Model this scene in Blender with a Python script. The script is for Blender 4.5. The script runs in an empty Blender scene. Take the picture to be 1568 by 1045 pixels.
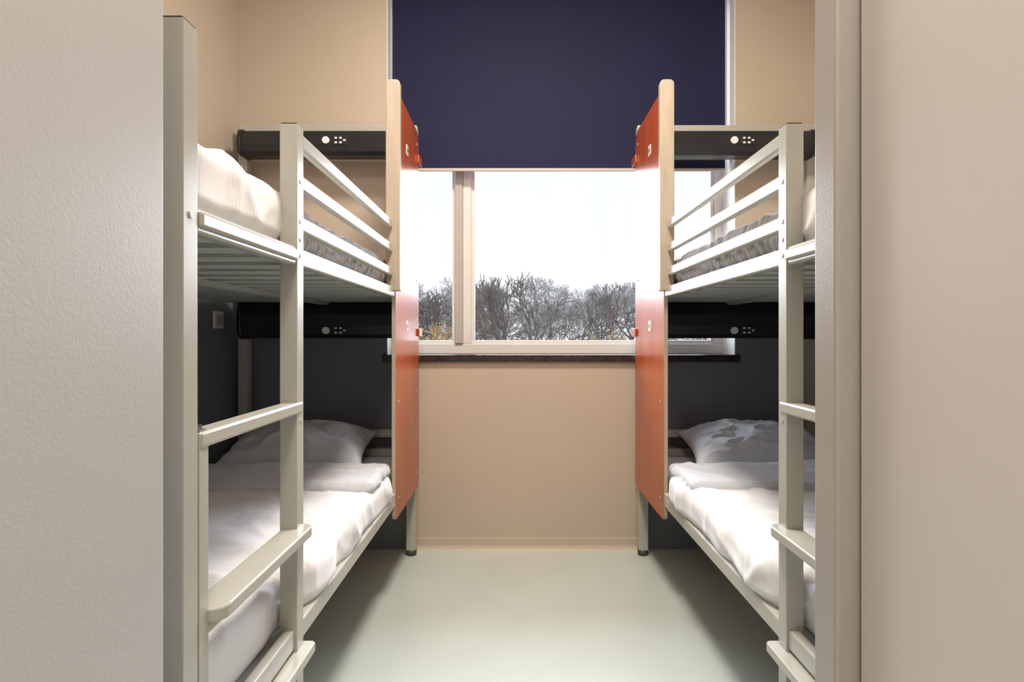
import bpy, bmesh, math, random
from mathutils import Vector, noise, Matrix
import numpy as np

S = bpy.context.scene
XC = 0.065; CAMZ = 1.20; F = 870.0
YB = 3.20; XL = -1.56; XR = 1.69; ZC = 3.45; YF = -1.3

# ------------------------------------------------------------ materials
def mat(name, col, rough=0.5, metal=0.0, bump=None, var=None, spec=0.5, sheen=0, coat=0):
    m = bpy.data.materials.new(name); m.use_nodes = True
    nt = m.node_tree; b = nt.nodes['Principled BSDF']
    b.inputs['Base Color'].default_value = (*col, 1)
    b.inputs['Roughness'].default_value = rough
    b.inputs['Metallic'].default_value = metal
    b.inputs['Specular IOR Level'].default_value = spec
    if sheen: b.inputs['Sheen Weight'].default_value = sheen
    if coat:
        b.inputs['Coat Weight'].default_value = coat; b.inputs['Coat Roughness'].default_value = 0.15
    tc = nt.nodes.new('ShaderNodeTexCoord')
    if var:
        n = nt.nodes.new('ShaderNodeTexNoise'); n.inputs['Scale'].default_value = var[0]; n.inputs['Detail'].default_value = 5
        mp = nt.nodes.new('ShaderNodeMapping')
        if len(var) > 2: mp.inputs['Scale'].default_value = var[2]
        nt.links.new(tc.outputs['Object'], mp.inputs[0]); nt.links.new(mp.outputs[0], n.inputs['Vector'])
        r = nt.nodes.new('ShaderNodeValToRGB')
        a = var[1]
        r.color_ramp.elements[0].position = 0.3; r.color_ramp.elements[1].position = 0.7
        r.color_ramp.elements[0].color = (*[c*(1-a) for c in col], 1)
        r.color_ramp.elements[1].color = (*[min(1, c*(1+a)) for c in col], 1)
        nt.links.new(n.outputs[0], r.inputs[0]); nt.links.new(r.outputs[0], b.inputs['Base Color'])
    if bump:
        n = nt.nodes.new('ShaderNodeTexNoise'); n.inputs['Scale'].default_value = bump[0]; n.inputs['Detail'].default_value = 2
        nt.links.new(tc.outputs['Object'], n.inputs['Vector'])
        bp = nt.nodes.new('ShaderNodeBump'); bp.inputs['Strength'].default_value = bump[1]; bp.inputs['Distance'].default_value = bump[2]
        nt.links.new(n.outputs[0], bp.inputs['Height']); nt.links.new(bp.outputs[0], b.inputs['Normal'])
    return m

def linen(name, col, axis='Y', scale=40, contrast=0.07, bs=0.12):
    m = bpy.data.materials.new(name); m.use_nodes = True
    nt = m.node_tree; b = nt.nodes['Principled BSDF']
    b.inputs['Roughness'].default_value = 0.85; b.inputs['Sheen Weight'].default_value = 0.2
    tc = nt.nodes.new('ShaderNodeTexCoord')
    w = nt.nodes.new('ShaderNodeTexWave'); w.bands_direction = axis; w.inputs['Scale'].default_value = scale
    w.inputs['Distortion'].default_value = 0.4; w.inputs['Detail'].default_value = 1
    nt.links.new(tc.outputs['Object'], w.inputs['Vector'])
    r = nt.nodes.new('ShaderNodeValToRGB')
    r.color_ramp.elements[0].color = (*[c*(1-contrast) for c in col], 1)
    r.color_ramp.elements[1].color = (*col, 1)
    nt.links.new(w.outputs['Fac'], r.inputs[0]); nt.links.new(r.outputs[0], b.inputs['Base Color'])
    bp = nt.nodes.new('ShaderNodeBump'); bp.inputs['Strength'].default_value = bs; bp.inputs['Distance'].default_value = 0.002
    nt.links.new(w.outputs['Fac'], bp.inputs['Height']); nt.links.new(bp.outputs[0], b.inputs['Normal'])
    return m

def emis(name, col, s):
    m = bpy.data.materials.new(name); m.use_nodes = True
    b = m.node_tree.nodes['Principled BSDF']
    b.inputs['Base Color'].default_value = (*col, 1)
    b.inputs['Emission Color'].default_value = (*col, 1); b.inputs['Emission Strength'].default_value = s
    return m

M_tan = mat('wall_tan_paint', (0.535, 0.452, 0.362), 0.42, bump=(260, 0.08, 0.001), var=(1.5, 0.03))
M_dark = mat('wall_charcoal_paint', (0.195, 0.215, 0.25), 0.45, bump=(260, 0.15, 0.001), var=(2, 0.08))
M_ceil = mat('ceiling_white', (0.8, 0.77, 0.72), 0.8, var=(2, 0.02))
M_floor = mat('floor_linoleum', (0.55, 0.61, 0.575), 0.26, bump=(90, 0.04, 0.001), var=(3, 0.03))
M_part = mat('partition_textured', (0.51, 0.505, 0.51), 0.42, bump=(190, 0.28, 0.001), var=(2, 0.02), spec=0.8)
M_door = mat('door_laminate', (0.65, 0.60, 0.57), 0.42, bump=(150, 0.04, 0.001), var=(2, 0.02))
M_frame = mat('door_frame_steel', (0.42, 0.39, 0.36), 0.34, bump=(240, 0.25, 0.001), var=(3, 0.02))
M_metal = mat('bed_powdercoat', (0.46, 0.455, 0.405), 0.24, bump=(400, 0.05, 0.0005), var=(6, 0.03))
M_dmetal = mat('bed_cap_plastic', (0.06, 0.06, 0.055), 0.4, var=(6, 0.05))
M_orange = mat('panel_orange_veneer', (0.46, 0.085, 0.013), 0.26, var=(4, 0.14, (1, 3, 0.5)), coat=0.15)
M_ply = mat('plywood_edge', (0.45, 0.37, 0.285), 0.45, var=(30, 0.1, (1, 1, 0.2)))
M_black = mat('lamp_housing_black', (0.016, 0.016, 0.019), 0.3, var=(8, 0.1))
M_white = mat('white_plastic', (0.8, 0.8, 0.8), 0.35, var=(8, 0.02))
M_upvc = mat('window_frame_white', (0.75, 0.75, 0.74), 0.35, var=(5, 0.02))
M_upvcd = mat('window_frame_beige', (0.46, 0.44, 0.41), 0.35, var=(5, 0.02))
M_reveal = mat('window_reveal_white', (0.82, 0.84, 0.86), 0.5, var=(4, 0.02))
M_granite = mat('sill_granite', (0.03, 0.022, 0.022), 0.15, var=(60, 0.6))
M_blind = mat('blind_navy_fabric', (0.0115, 0.0135, 0.052), 0.75, bump=(600, 0.2, 0.0005), var=(1.2, 0.15), spec=0.3)
M_rail = mat('blind_rail', (0.6, 0.5, 0.42), 0.4, var=(5, 0.03))
M_slat = mat('bed_slat', (0.40, 0.43, 0.40), 0.5, var=(8, 0.06))
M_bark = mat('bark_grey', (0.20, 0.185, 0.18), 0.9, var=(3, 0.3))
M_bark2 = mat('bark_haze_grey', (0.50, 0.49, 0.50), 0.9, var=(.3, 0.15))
M_bush = mat('twig_ochre', (0.46, 0.34, 0.19), 0.9, var=(0.4, 0.35))
M_grass = mat('grass_ground', (0.2, 0.19, 0.13), 0.95, var=(0.5, 0.3))
M_duvet = linen('duvet_linen', (0.83, 0.82, 0.84), 'Y', 30, 0.04)
M_fit = linen('fitted_sheet_white', (0.76, 0.76, 0.79), 'X', 50, 0.03, .05)
M_sheet = linen('sheet_stripe', (0.62, 0.64, 0.70), 'Y', 30, 0.05)
M_sheet2 = linen('sheet_grey_stripe', (0.54, 0.55, 0.58), 'Y', 14, 0.28, .2)
M_pillow = linen('pillow_cotton', (0.66, 0.69, 0.76), 'X', 45, 0.03)

# ------------------------------------------------------------ mesh builder
class MB:
    def __init__(s): s.bm = bmesh.new(); s.mats = []
    def mi(s, m):
        if m not in s.mats: s.mats.append(m)
        return s.mats.index(m)
    def box(s, x0, x1, y0, y1, z0, z1, m):
        if x0 > x1: x0, x1 = x1, x0
        v = [s.bm.verts.new(p) for p in ((x0,y0,z0),(x1,y0,z0),(x1,y1,z0),(x0,y1,z0),(x0,y0,z1),(x1,y0,z1),(x1,y1,z1),(x0,y1,z1))]
        i = s.mi(m)
        for f in ((0,3,2,1),(4,5,6,7),(0,1,5,4),(1,2,6,5),(2,3,7,6),(3,0,4,7)):
            fc = s.bm.faces.new([v[k] for k in f]); fc.material_index = i
    def prism(s, pts, axis, a, b, mcap, mside=None):
        mside = mside or mcap
        def P(p, t):
            if axis == 'x': return (t, p[0], p[1])
            if axis == 'y': return (p[0], t, p[1])
            return (p[0], p[1], t)
        A = [s.bm.verts.new(P(p, a)) for p in pts]; B = [s.bm.verts.new(P(p, b)) for p in pts]
        fs = [s.bm.faces.new(A), s.bm.faces.new(B[::-1])]
        for f in fs: f.material_index = s.mi(mcap)
        n = len(pts)
        for k in range(n):
            f = s.bm.faces.new((A[k], B[k], B[(k+1) % n], A[(k+1) % n])); f.material_index = s.mi(mside)
    def cyl(s, p, q, r, m, n=20):
        p = Vector(p); q = Vector(q); d = (q-p).normalized()
        a = d.orthogonal().normalized(); b = d.cross(a)
        A = []; B = []
        for k in range(n):
            t = 2*math.pi*k/n; o = (a*math.cos(t)+b*math.sin(t))*r
            A.append(s.bm.verts.new(p+o)); B.append(s.bm.verts.new(q+o))
        i = s.mi(m)
        s.bm.faces.new(A).material_index = i; s.bm.faces.new(B[::-1]).material_index = i
        for k in range(n):
            f = s.bm.faces.new((A[k], B[k], B[(k+1) % n], A[(k+1) % n])); f.material_index = i; f.smooth = True
    def obj(s, name, parent=None, bevel=0.0, seg=2):
        bmesh.ops.recalc_face_normals(s.bm, faces=s.bm.faces[:])
        me = bpy.data.meshes.new(name); s.bm.to_mesh(me); s.bm.free()
        for m in s.mats: me.materials.append(m)
        o = bpy.data.objects.new(name, me); S.collection.objects.link(o)
        if bevel:
            md = o.modifiers.new('bevel', 'BEVEL'); md.width = bevel; md.segments = seg; md.limit_method = 'ANGLE'; md.angle_limit = math.radians(40)
        if parent:
            o.parent = parent; o.matrix_parent_inverse = Matrix.Translation(parent.location).inverted()
        return o

def rrect(a0, a1, b0, b1, r, n=6):
    if a0 > a1: a0, a1 = a1, a0
    rs = r if isinstance(r, (list, tuple)) else [r]*4
    pts = []
    for (ca, cb, t0, rr) in ((a1, b0, -90, rs[0]), (a1, b1, 0, rs[1]), (a0, b1, 90, rs[2]), (a0, b0, 180, rs[3])):
        sa = -1 if ca == a1 else 1; sb = -1 if cb == b1 else 1
        cx = ca+sa*rr; cy = cb+sb*rr
        for k in range(n+1):
            t = math.radians(t0+90*k/n); pts.append((cx+rr*math.cos(t), cy+rr*math.sin(t)))
    return pts

def empty(name, loc):
    e = bpy.data.objects.new(name, None); e.location = loc; S.collection.objects.link(e); e.empty_display_size = 0.2
    return e

def simple(name, boxes, bevel=0.0):
    b = MB()
    for x in boxes: b.box(*x)
    return b.obj(name, bevel=bevel)

# ------------------------------------------------------------ room shell
simple('floor', [(XL-.12, XR+.12, YF-.12, YB+.3, -0.12, 0, M_floor)])
simple('ceiling', [(XL-.12, XR+.12, YF-.12, YB+.3, ZC, ZC+.1, M_ceil)])
DZ = 1.40
simple('wall_left', [(XL-.12, XL, 0.745, YB, DZ, ZC, M_tan), (XL-.12, XL, 0.745, YB, 0, DZ, M_dark)])
simple('wall_right', [(XR, XR+.12, YF, YB, DZ, ZC, M_tan), (XR, XR+.12, YF, YB, 0, DZ, M_dark)])
WX0, WX1, WZ0, WZ1 = -0.724, 1.240, 1.06, 3.28
DL, DR = -0.555, 0.69
YT = YB+.3
simple('wall_back', [
    (XL-.12, DL, YB, YT, 0, 1.06, M_dark), (XL-.12, WX0, YB, YT, 1.06, DZ, M_dark), (XL-.12, WX0, YB, YT, DZ, ZC, M_tan),
    (DL, DR, YB, YT, 0, 1.06, M_tan),
    (DR, XR+.12, YB, YT, 0, 1.06, M_dark), (WX1, XR+.12, YB, YT, 1.06, DZ, M_dark), (WX1, XR+.12, YB, YT, DZ, ZC, M_tan),
    (WX0, WX1, YB, YT, WZ1, ZC, M_tan)])
simple('wall_front', [(-.46, XR+.12, YF-.12, YF, 0, ZC, M_tan)])
b = MB()
b.prism([(YB, 0), (YB-.022, 0), (YB-.012, .008), (YB-.006, .022), (YB-.004, .062), (YB, .064)], 'x', DL, DR, M_tan)
b.obj('baseboard_back')
b = MB()
b.box(WX0-.0, WX0+.004, YB+.002, YB+.19, 1.09, WZ1, M_reveal)
b.box(WX1-.004, WX1, YB+.002, YB+.19, 1.09, WZ1, M_reveal)
b.box(WX0, WX1, YB+.002, YB+.19, WZ1-.004, WZ1, M_reveal)
b.obj('trim_1')
b = MB(); b.box(WX0-.02, WX1+.02, YB-.025, YB+.0, 1.055, 1.095, M_granite); b.box(WX0, WX1, YB, YB+.19, 1.06, 1.095, M_granite)
b.obj('window_sill', bevel=.003)
W = empty('window_1', ((WX0+WX1)/2, YB+.22, 1.1))
y0, y1 = YB+.185, YB+.25
b = MB()
b.box(WX0, WX1, y0, y1, 1.095, 1.155, M_upvc)
b.box(WX0, WX1, y0, y1, WZ1-.07, WZ1, M_upvc)
b.box(WX0, WX0+.06, y0, y1, 1.155, WZ1-.07, M_upvc)
b.box(WX1-.05, WX1, y0, y1, 1.155, WZ1-.07, M_upvc)
b.box(-.358, -.312, y0-.012, y1, 1.155, WZ1-.07, M_upvcd)
b.box(-.312, -.262, y0, y1, 1.155, WZ1-.07, M_upvc)
b.obj('outer_frame', W, bevel=.004)
b = MB()
def sash(x0, x1, z0, z1, w=.03):
    a, c = y0+.018, y1-.012
    b.box(x0, x1, a, c, z0, z0+w, M_upvc); b.box(x0, x1, a, c, z1-w, z1, M_upvc)
    b.box(x0, x0+w, a, c, z0+w, z1-w, M_upvc); b.box(x1-w, x1, a, c, z0+w, z1-w, M_upvc)
sash(WX0+.06, -.358, 1.155, WZ1-.07, .02); sash(-.262, WX1-.05, 1.155, WZ1-.07, .02)
b.obj('sash', W, bevel=.003)
gm = bpy.data.materials.new('window_glass'); gm.use_nodes = True; nt = gm.node_tree; nt.nodes.clear()
o = nt.nodes.new('ShaderNodeOutputMaterial'); mx = nt.nodes.new('ShaderNodeMixShader'); t = nt.nodes.new('ShaderNodeBsdfTransparent'); g = nt.nodes.new('ShaderNodeBsdfGlossy')
g.inputs['Roughness'].default_value = 0.02; mx.inputs[0].default_value = 0.04
nt.links.new(t.outputs[0], mx.inputs[1]); nt.links.new(g.outputs[0], mx.inputs[2]); nt.links.new(mx.outputs[0], o.inputs[0])
def quad(name, x0, x1, y, z0, z1, m, par):
    me = bpy.data.meshes.new(name); me.from_pydata([(x0, y, z0), (x1, y, z0), (x1, y, z1), (x0, y, z1)], [], [(0, 1, 2, 3)]); me.materials.append(m)
    o = bpy.data.objects.new(name, me); S.collection.objects.link(o); o.parent = par; o.matrix_parent_inverse = Matrix.Translation(par.location).inverted()
quad('glass_pane_1', WX0+.07, -.36, YB+.217, 1.16, WZ1-.08, gm, W); quad('glass_pane_2', -.255, WX1-.06, YB+.217, 1.16, WZ1-.08, gm, W)
B = empty('roller_blind', (.25, YB+.1, 3.1))
b = MB(); b.box(WX0+.012, WX1-.022, YB+.10, YB+.102, 2.175, 3.22, M_blind); b.obj('fabric', B)
b = MB(); b.box(WX0+.012, WX1-.022, YB+.094, YB+.108, 2.158, 2.176, M_rail); b.obj('bottom_bar', B, bevel=.004)
b = MB(); b.cyl((WX0+.012, YB+.1, 3.23), (WX1-.022, YB+.1, 3.23), .03, M_blind); b.obj('roller_tube', B)

b = MB(); b.box(-1.68, -.46, YF-.12, .745, 0, ZC, M_part); b.obj('wall_entry_left', bevel=.004)
simple('wall_entry_right', [(.475, XR, .752, .80, 0, ZC, M_tan)])
b = MB(); b.box(.42, .475, .745, .80, 0, ZC, M_frame)
b.obj('trim_2', bevel=.005)
b = MB(); b.box(.448, .488, -.16, .738, .01, 3.2, M_door); DO = b.obj('door_1', bevel=.003)

# ------------------------------------------------------------ bunk beds
def bed(sg):
    X = lambda u: XC+sg*u
    E = empty('bunk_bed', (X(1.08), 2.0, 0))
    def post(b, u0, u1, y0, y1, z0, z1, m=M_metal, cap=True):
        b.box(X(u0), X(u1), y0, y1, z0, z1, m)
        if cap: b.box(X(u0+.002), X(u1-.002), y0+.002, y1-.002, z1, z1+.004, M_dmetal)
    b = MB()
    post(b, .60, .643, .915, .958, .012, 1.715); post(b, 1.53, 1.573, .915, .958, .012, 1.715)
    post(b, .60, .643, 1.394, 1.436, .012, 1.722)
    post(b, .60, .64, .962, .992, .012, 1.035)
    post(b, .610, .660, 3.095, 3.145, .03, 2.34, cap=False); post(b, 1.525, 1.575, 3.095, 3.145, .03, 2.36, cap=False)
    b.obj('posts', E, bevel=.006, seg=3)
    b = MB()
    for (u, y) in ((.6215, .936), (1.5515, .936), (.6215, 1.415), (.635, 3.12), (1.55, 3.12)):
        b.cyl((X(u), y, 0.0), (X(u), y, .03), .028, M_dmetal)
    b.cyl((X(.62), .977, 0), (X(.62), .977, .03), .02, M_dmetal)
    b.obj('foot_caps', E)
    b = MB()
    b.box(X(.603), X(.633), .958, 3.10, 1.375, 1.42, M_metal)
    b.box(X(.594), X(.606), .962, 1.392, 1.385, 1.412, M_metal)
    b.box(X(.606), X(.634), .992, 3.10, .430, .478, M_metal)
    b.box(X(1.535), X(1.565), .958, 3.10, 1.375, 1.42, M_metal)
    b.box(X(1.535), X(1.565), .958, 3.10, .430, .478, M_metal)
    for z in (.43, .62, 1.375, 1.56, 1.67):
        b.box(X(.643), X(1.53), .922, .952, z, z+.042, M_metal)
    for z in (.43, .54, .645, 1.375, 1.56):
        b.box(X(.66), X(1.525), 3.105, 3.135, z, z+.042, M_metal)
    b.box(X(.60), X(1.575), 3.09, 3.14, 2.305, 2.35, M_metal)
    for z in (1.485, 1.59, 1.695):
        b.box(X(.606), X(.628), 1.436, 2.53, z-.019, z+.019, M_metal)
    b.box(X(1.54), X(1.56), .958, 3.10, 1.62, 1.655, M_metal)
    b.box(X(.60), X(.64), 2.50, 2.54, .44, .50, M_metal)
    b.obj('rails', E, bevel=.005)
    b = MB()
    for z in (1.40, 1.485, 1.44, 1.585, .99, .70):
        b.cyl((X(.598), 1.415, z), (X(.604), 1.415, z), .006, M_metal, 12)
    b.cyl((X(.597), .936, 1.40), (X(.604), .936, 1.40), .006, M_metal, 12)
    b.obj('bolts', E)
    b = MB()
    for zt in (1.40, .455):
        for k in range(15):
            y = 1.02+k*.14
            b.box(X(.634), X(1.535), y, y+.075, zt-.02, zt-.004, M_slat)
        b.box(X(1.05), X(1.09), .96, 3.10, zt-.035, zt-.02, M_slat)
        b.box(X(.637), X(1.533), .962, 3.09, zt, zt+.005, M_slat)
    b.obj('slats', E)
    b = MB()
    b.prism(rrect(X(.597), X(.640), .962, 1.43, .008), 'z', 1.008, 1.036, M_metal)
    b.prism(rrect(X(.572), X(.640), .985, 1.44, .03), 'z', .700, .726, M_metal)
    b.prism(rrect(X(.572), X(.640), .985, 1.45, .012), 'z', .398, .424, M_metal)
    b.box(X(.60), X(.64), .985, 1.43, .678, .70, M_metal)
    b.box(X(.60), X(.64), .985, 1.43, .376, .398, M_metal)
    b.obj('ladder_steps', E, bevel=.005, seg=3)
    b = MB(); b.prism(rrect(X(.61), X(.63), .965, .992, .004), 'z', 1.036, 1.046, M_dmetal); b.obj('ladder_cap', E)
    b = MB()
    b.prism(rrect(2.54, 3.15, .372, 2.32, (.05, .09, .06, .03)), 'x', X(.600), X(.618), M_orange, M_ply)
    b.obj('side_panel', E, bevel=.002)
    b = MB()
    b.prism(rrect(X(.574), X(.637), 1.40, 2.335, (.004, .02, .02, .004)), 'y', 2.505, 2.540, M_ply)
    b.obj('panel_stile', E, bevel=.004)
    b = MB()
    for z in (2.17, 1.22):
        b.box(X(.588), X(.600), 3.10, 3.195, z-.022, z+.022, M_orange)
    b.obj('wall_brackets', E, bevel=.003)
    b = MB()
    for z in (2.12, 1.25):
        b.prism(rrect(2.79, 2.835, z-.026, z+.026, .008), 'x', X(.598), X(.600), M_white)
        b.cyl((X(.5965), 2.812, z), (X(.598), 2.812, z), .011, M_orange, 12)
    for z in (.46, .9, 1.5, 2.24):
        for y in (2.60, 3.08): b.cyl((X(.597), y, z), (X(.600), y, z), .006, M_metal, 12)
    b.obj('panel_fittings', E)
    for zc, h in ((2.225, .066), (1.285, .096)):
        L = empty('reading_light_bar', (X(1.1), 3.03, zc))
        b = MB()
        pts = [(3.09, zc-h), (3.09, zc+h), (3.02, zc+h), (2.99, zc+h*.85), (2.972, zc+h*.3), (2.972, zc-h*.3), (2.985, zc-h*.8), (3.01, zc-h)]
        b.prism(pts, 'x', X(.65), X(1.52), M_black); b.obj('housing', L, bevel=.004)
        b = MB()
        pts2 = [(3.092, zc-h-.006), (3.092, zc+h+.006), (3.01, zc+h+.006), (2.98, zc+h*.9), (2.964, zc+h*.3), (2.964, zc-h*.3), (2.975, zc-h*.85), (3.0, zc-h-.006)]
        b.prism(pts2, 'x', X(1.50), X(1.522), M_black); b.obj('end_cap', L, bevel=.006)
        cx = -.99 if sg < 0 else 1.145
        zz = zc-.0 if zc > 2 else zc-.055
        b = MB()
        b.cyl((cx, 2.962, zz), (cx, 2.985, zz), .019, M_white, 24)
        for dx, dz in ((.045, .012), (.045, -.012), (.07, .012), (.07, -.012), (.09, 0)):
            b.box(cx+dx, cx+dx+.014, 2.966, 2.985, zz+dz-.005, zz+dz+.005, M_white)
        b.box(cx+.038, cx+.108, 2.968, 2.984, zz-.024, zz+.024, M_black)
        b.obj('switches', L, bevel=.002)
    return E
bed(-1); bed(1)

# ------------------------------------------------------------ soft goods
def slab(name, x0, x1, y0, y1, z0, z1, r, disp, material, step=.013):
    if x0 > x1: x0, x1 = x1, x0
    nx, ny, nz = [max(4, int(d/step)) for d in (x1-x0, y1-y0, z1-z0)]
    key = {}; verts = []; faces = []
    def V(i, j, k):
        q = (i, j, k)
        if q not in key:
            key[q] = len(verts)
            p = Vector((x0+(x1-x0)*i/nx, y0+(y1-y0)*j/ny, z0+(z1-z0)*k/nz))
            c = Vector((min(max(p.x, x0+r), x1-r), min(max(p.y, y0+r), y1-r), min(max(p.z, z0+r), z1-r)))
            d = p-c; n = d.normalized() if d.length > 1e-9 else Vector((0, 0, 1))
            p2 = c+n*r
            p2 = p2+n*disp(p2, n)
            verts.append(p2)
        return key[q]
    for i in range(nx):
        for j in range(ny):
            faces.append((V(i, j, nz), V(i+1, j, nz), V(i+1, j+1, nz), V(i, j+1, nz)))
            faces.append((V(i, j, 0), V(i, j+1, 0), V(i+1, j+1, 0), V(i+1, j, 0)))
    for i in range(nx):
        for k in range(nz):
            faces.append((V(i, 0, k), V(i+1, 0, k), V(i+1, 0, k+1), V(i, 0, k+1)))
            faces.append((V(i, ny, k), V(i, ny, k+1), V(i+1, ny, k+1), V(i+1, ny, k)))
    for j in range(ny):
        for k in range(nz):
            faces.append((V(0, j, k), V(0, j, k+1), V(0, j+1, k+1), V(0, j+1, k)))
            faces.append((V(nx, j, k), V(nx, j+1, k), V(nx, j+1, k+1), V(nx, j, k+1)))
    me = bpy.data.meshes.new(name); me.from_pydata([tuple(v) for v in verts], [], faces)
    me.materials.append(material)
    for p in me.polygons: p.use_smooth = True
    o = bpy.data.objects.new(name, me); S.collection.objects.link(o)
    return o

def folds(seed, amp, fx=2.0, fy=7.0, big=.012):
    def f(p, n):
        q = Vector((p.x*fx+seed, p.y*fy, p.z*4))
        a = noise.noise(q+noise.noise_vector(q*.6)*.8)
        r = (1-abs(a)*2.6); r = max(0, r)**3
        q2 = Vector((p.x*fy*.8+p.y*3+seed*3, p.y*2.0, p.z*3))
        r2 = max(0, 1-abs(noise.noise(q2))*3)**3
        lo = noise.noise(Vector((p.x*2.2, p.y*2.2, seed)))
        mid = noise.noise(Vector((p.x*7, p.y*9, p.z*6+seed)))
        q3 = Vector((p.x*9+p.y*4+seed, p.y*7-p.x*5, p.z*5))
        fine = max(0, 1-abs(noise.noise(q3))*4)**2
        up = 1 if n.z > -.3 else .2
        return up*(amp*r+amp*.6*r2+big*lo+amp*.30*mid+amp*.30*fine)
    return f
def still(seed, a=.002):
    return lambda p, n: a*noise.noise(Vector((p.x*9, p.y*9, seed)))

def pillow(name, c, w, d, h, rot, tilt, seed):
    N = 64; verts = []; faces = []
    for s in (1, -1):
        for i in range(N+1):
            for j in range(N+1):
                u = -1+2*i/N; v = -1+2*j/N
                t = max(0, (1-abs(u)**2.6))**.6*max(0, (1-abs(v)**2.6))**.6
                px = u*w/2*(1-.09*(1-v*v)*abs(u)**3); py = v*d/2*(1-.10*(1-u*u)*abs(v)**3)
                wr = noise.noise(Vector((u*2.2+seed, v*2.2, s)))*.16+max(0, 1-3*abs(noise.noise(Vector((u*1.8+v*2+seed, v*2.5-u*1.2, s*2.)))))**2*.22
                z = s*h/2*t*(1+wr)*(1 if s > 0 else .6)
                verts.append((px, py, z))
    o0 = (N+1)**2
    for i in range(N):
        for j in range(N):
            a = i*(N+1)+j; q = (a, a+N+1, a+N+2, a+1)
            faces.append(q); faces.append(tuple(o0+k for k in q[::-1]))
    me = bpy.data.meshes.new(name); me.from_pydata(verts, [], faces); me.materials.append(M_pillow)
    bm = bmesh.new(); bm.from_mesh(me); bmesh.ops.remove_doubles(bm, verts=bm.verts, dist=.0004); bm.to_mesh(me); bm.free()
    for p in me.polygons: p.use_smooth = True
    o = bpy.data.objects.new(name, me); S.collection.objects.link(o)
    o.location = c; o.rotation_euler = (tilt, 0, rot)
    return o

for sg in (-1, 1):
    X = lambda u: XC+sg*u
    slab('mattress', X(.652), X(1.525), .98, 3.08, .462, .552, .03, still(sg), M_fit, .03)
    def dv(p, n, f=folds(3.3*sg+5, .013, 1.6, 4.0, .010)):
        e = .014*math.exp(-((p.y-1.55-.12*math.sin(p.x*5))/.05)**2)*max(0, n.z)
        side = max(0, -n.x*sg)
        t = min(1, max(0, (p.y-1.44)/.12)); t = t*t*(3-2*t)
        d = f(p, n)+e+side*(.010+.008*math.sin(p.y*17+1.3*math.sin(p.y*7)))
        near = f(p, n)*(1-side)+e-side*.024
        near -= .022*math.exp(-((p.y-1.40)/.04)**2)*max(0, 1-abs(abs(p.x-XC)-.66)/.16)
        return d*t+near*(1-t)
    slab('duvet', X(.620), X(1.515), 1.00, 2.52, .460, .600, .048, dv, M_duvet, .010)
    slab('folded_sheet', X(.625), X(1.515), 2.20, 2.56, .575, .630, .027, folds(9.1*sg, .012, 1.2, 6, .008), M_sheet, .010)
    pillow('pillow', (X(1.14), 2.84, .632), .70, .44, .22, -.06*sg, .22, sg*4.2)
    slab('mattress', X(.655), X(1.525), .98, 3.08, 1.408, 1.50, .03, still(7*sg), M_fit, .02)
    slab('duvet', X(.645), X(1.515), .99, 1.50, 1.412, 1.570, .050, folds(1.7*sg+2, .012, 3.0, 3.5, .008), M_duvet, .010)
    def crinkle(p, n, s=sg):
        q = Vector((p.x*3+s, p.y*24+3*noise.noise(Vector((p.x*4, p.y*3, s*2))), p.z*6))
        return .010*noise.noise(q)+.008*noise.noise(Vector((p.x*3, p.y*5, s)))
    slab('bed_sheet', X(.640), X(1.515), 1.48, 2.98, 1.425, 1.550, .035, crinkle, M_sheet2, .009)

b = MB(); b.box(XL, XL+.010, 2.93, 3.02, 1.24, 1.33, M_white); b.box(XL+.010, XL+.014, 2.945, 3.005, 1.255, 1.315, M_upvcd)
b.obj('wall_socket', bevel=.003)

# ------------------------------------------------------------ outdoors
def tree_arrays(seed, H, levels=7, spread=.55, thick=.16, rmin=.018, up=.06):
    rnd = random.Random(seed); segs = []
    def grow(p, d, L, r, lv):
        m = p+d*L*.5+Vector((rnd.gauss(0, 1), rnd.gauss(0, 1), rnd.gauss(0, .6)))*L*.05
        q = p+d*L
        segs.append((p, m, r, r*.88)); segs.append((m, q, r*.88, r*.75))
        if lv == 0: return
        n = 2 if rnd.random() < .5 else 3
        for k in range(n):
            ax = Vector((rnd.gauss(0, 1), rnd.gauss(0, 1), rnd.gauss(0, 1))).cross(d)
            if ax.length < 1e-3: continue
            nd = (Matrix.Rotation(rnd.uniform(.25, spread+.25), 3, ax.normalized()) @ d + Vector((0, 0, up))).normalized()
            grow(q, nd, L*rnd.uniform(.68, .9), max(rmin, r*.64), lv-1)
        if lv > 2 and rnd.random() < .7:
            ax = Vector((rnd.gauss(0, 1), rnd.gauss(0, 1), 0)).cross(d).normalized()
            grow(p+d*L*.6, (Matrix.Rotation(rnd.uniform(.6, 1.1), 3, ax) @ d), L*.6, max(rmin, r*.4), lv-2)
    grow(Vector((0, 0, 0)), Vector((rnd.uniform(-.08, .08), 0, 1)).normalized(), H*.24, thick, levels)
    V = []
    for p, q, r0, r1 in segs:
        d = (q-p).normalized(); a = d.orthogonal().normalized(); c = d.cross(a)
        for (o, r) in ((p, r0), (q, r1)):
            for k in range(3):
                t = k*2.0944; V.append(o+(a*math.cos(t)+c*math.sin(t))*r)
    V = np.array([tuple(v) for v in V]); V *= H/np.max(V[:, 2])
    n = len(segs)
    base = np.arange(n)[:, None]*6
    F4 = np.concatenate([base+np.array([[0, 1, 4, 3]]), base+np.array([[1, 2, 5, 4]]), base+np.array([[2, 0, 3, 5]])], 0)
    return V, F4
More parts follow.
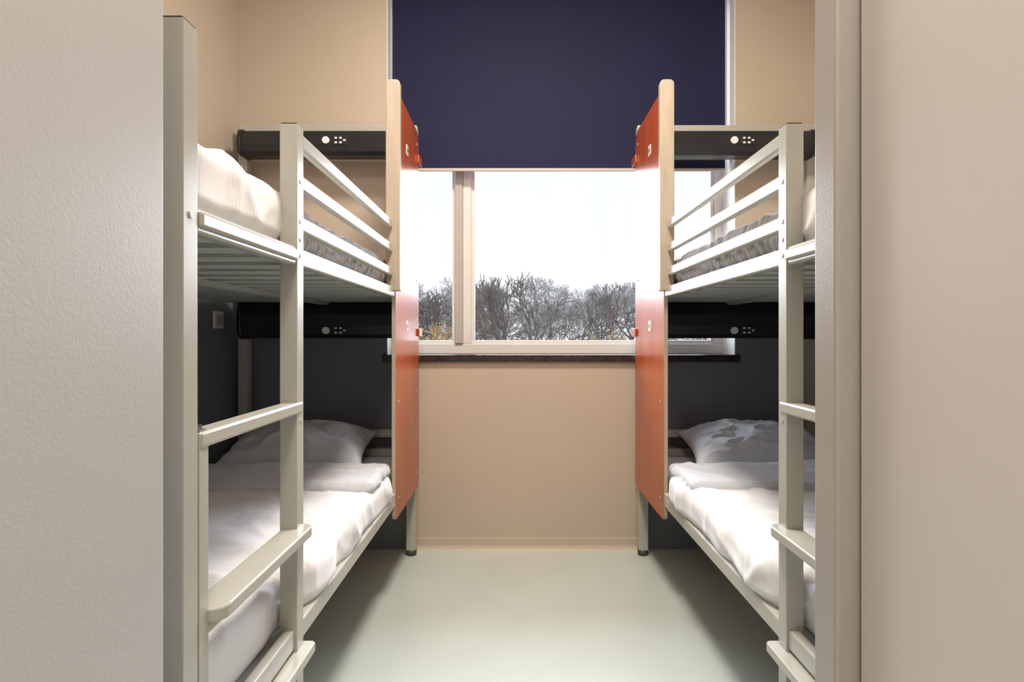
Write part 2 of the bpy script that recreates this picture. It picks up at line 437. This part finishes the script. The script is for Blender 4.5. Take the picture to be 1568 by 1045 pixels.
def forest(name, items, material):
    Vs = []; Fs = []; off = 0
    for (V, Fa), x, y, z, s, rot in items:
        c, sn = math.cos(rot), math.sin(rot)
        W = V.copy()*s; R = W.copy(); R[:, 0] = W[:, 0]*c-W[:, 1]*sn; R[:, 1] = W[:, 0]*sn+W[:, 1]*c
        R += np.array([x, y, z]); Vs.append(R); Fs.append(Fa+off); off += len(V)
    V = np.concatenate(Vs); Fa = np.concatenate(Fs)
    me = bpy.data.meshes.new(name); me.from_pydata(V.tolist(), [], Fa.tolist()); me.materials.append(material)
    o = bpy.data.objects.new(name, me); S.collection.objects.link(o); return o
GZ = -3.2
vars_ = [tree_arrays(10+k, 8.0, levels=6, rmin=.026, thick=.20) for k in range(6)]
fars = [tree_arrays(30+k, 8.0, rmin=.028) for k in range(4)]
rnd = random.Random(7)
items = [(vars_[0], .5, 34, GZ, 1.04, 0.3)]
x = -24
while x < 32:
    y = rnd.uniform(38, 50)
    items.append((vars_[rnd.randrange(6)], x, y, GZ, rnd.uniform(.88, 1.10)*(1+(y-41)*.012), rnd.uniform(0, 6.28)))
    x += rnd.uniform(1.7, 3.0)
forest('bare_tree_row', items, M_bark)
items = []; x = -45
while x < 60:
    y = rnd.uniform(66, 80)
    items.append((fars[rnd.randrange(4)], x, y, GZ, rnd.uniform(1.10, 1.5), rnd.uniform(0, 6.28)))
    x += rnd.uniform(1.2, 2.4)
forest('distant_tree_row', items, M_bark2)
bv = [tree_arrays(50+k, 3.8, 6, .7, .05, rmin=.018) for k in range(3)]
items = []
for x in (-6.4, -5.6, -4.7, -4.2, 3.6, 5.4, 8.5, 10.4, -9.5, -12.0, 13.0):
    items.append((bv[rnd.randrange(3)], x, rnd.uniform(28.5, 30), GZ, rnd.uniform(.98, 1.26)+(.2 if x < -4 else 0), rnd.uniform(0, 6.28)))
forest('shrub_row', items, M_bush)
simple('ground_outside', [(-80, 90, 8, 120, GZ-.3, GZ, M_grass)])

# ------------------------------------------------------------ lights
M_lamp = emis('lamp_diffuser', (1, .93, .84), 6)
def unseen_ceiling_lamp(x, y, power, size=.5, col=(1, .90, .775)):
    L = empty('unseen_ceiling_lamp', (x, y, ZC))
    b = MB(); b.cyl((x, y, ZC), (x, y, ZC-.02), .24, M_white, 40); b.obj('base', L)
    b = MB(); b.cyl((x, y, ZC-.02), (x, y, ZC-.07), .22, M_lamp, 40); b.obj('diffuser', L)
    ld = bpy.data.lights.new('bulb', 'AREA'); ld.shape = 'DISK'; ld.size = size; ld.energy = power; ld.color = col
    o = bpy.data.objects.new('bulb', ld); S.collection.objects.link(o); o.parent = L; o.location = (0, 0, -.08)
unseen_ceiling_lamp(XC, 1.75, 70)
unseen_ceiling_lamp(0, -.55, 42)  # unseen lamp added behind the camera as fill light
sd = bpy.data.lights.new('sky_fill_sun', 'SUN'); sd.energy = 17.0; sd.angle = math.radians(80); sd.color = (.84, .91, 1)  # wide sun lamp added as stand-in for bright sky through the window
so = bpy.data.objects.new('sky_fill_sun', sd); S.collection.objects.link(so)
so.location = (0, 8, 12); so.rotation_euler = Vector((0, -1, -.32)).to_track_quat('-Z', 'Y').to_euler()

w = bpy.data.worlds.new('overcast_sky'); S.world = w; w.use_nodes = True
nt = w.node_tree; bg = nt.nodes['Background']
tc = nt.nodes.new('ShaderNodeTexCoord'); sx = nt.nodes.new('ShaderNodeSeparateXYZ'); rp = nt.nodes.new('ShaderNodeValToRGB')
nt.links.new(tc.outputs['Generated'], sx.inputs[0]); nt.links.new(sx.outputs['Z'], rp.inputs[0]); nt.links.new(rp.outputs[0], bg.inputs[0])
rp.color_ramp.elements[0].color = (.92, .95, 1, 1); rp.color_ramp.elements[1].color = (.80, .88, 1, 1)
bg.inputs[1].default_value = 1.12

cd = bpy.data.cameras.new('camera'); cam = bpy.data.objects.new('camera', cd); S.collection.objects.link(cam)
cam.location = (0, 0, CAMZ); cam.rotation_euler = (math.pi/2, 0, 0)
cd.sensor_width = 36; cd.lens = F/1568*36; cd.shift_x = -5/1568; cd.shift_y = -7.5/1568; cd.clip_start = .02; cd.clip_end = 500
S.camera = cam
S.view_settings.view_transform = 'Standard'
S.view_settings.look = 'None'
S.view_settings.exposure = 0.0
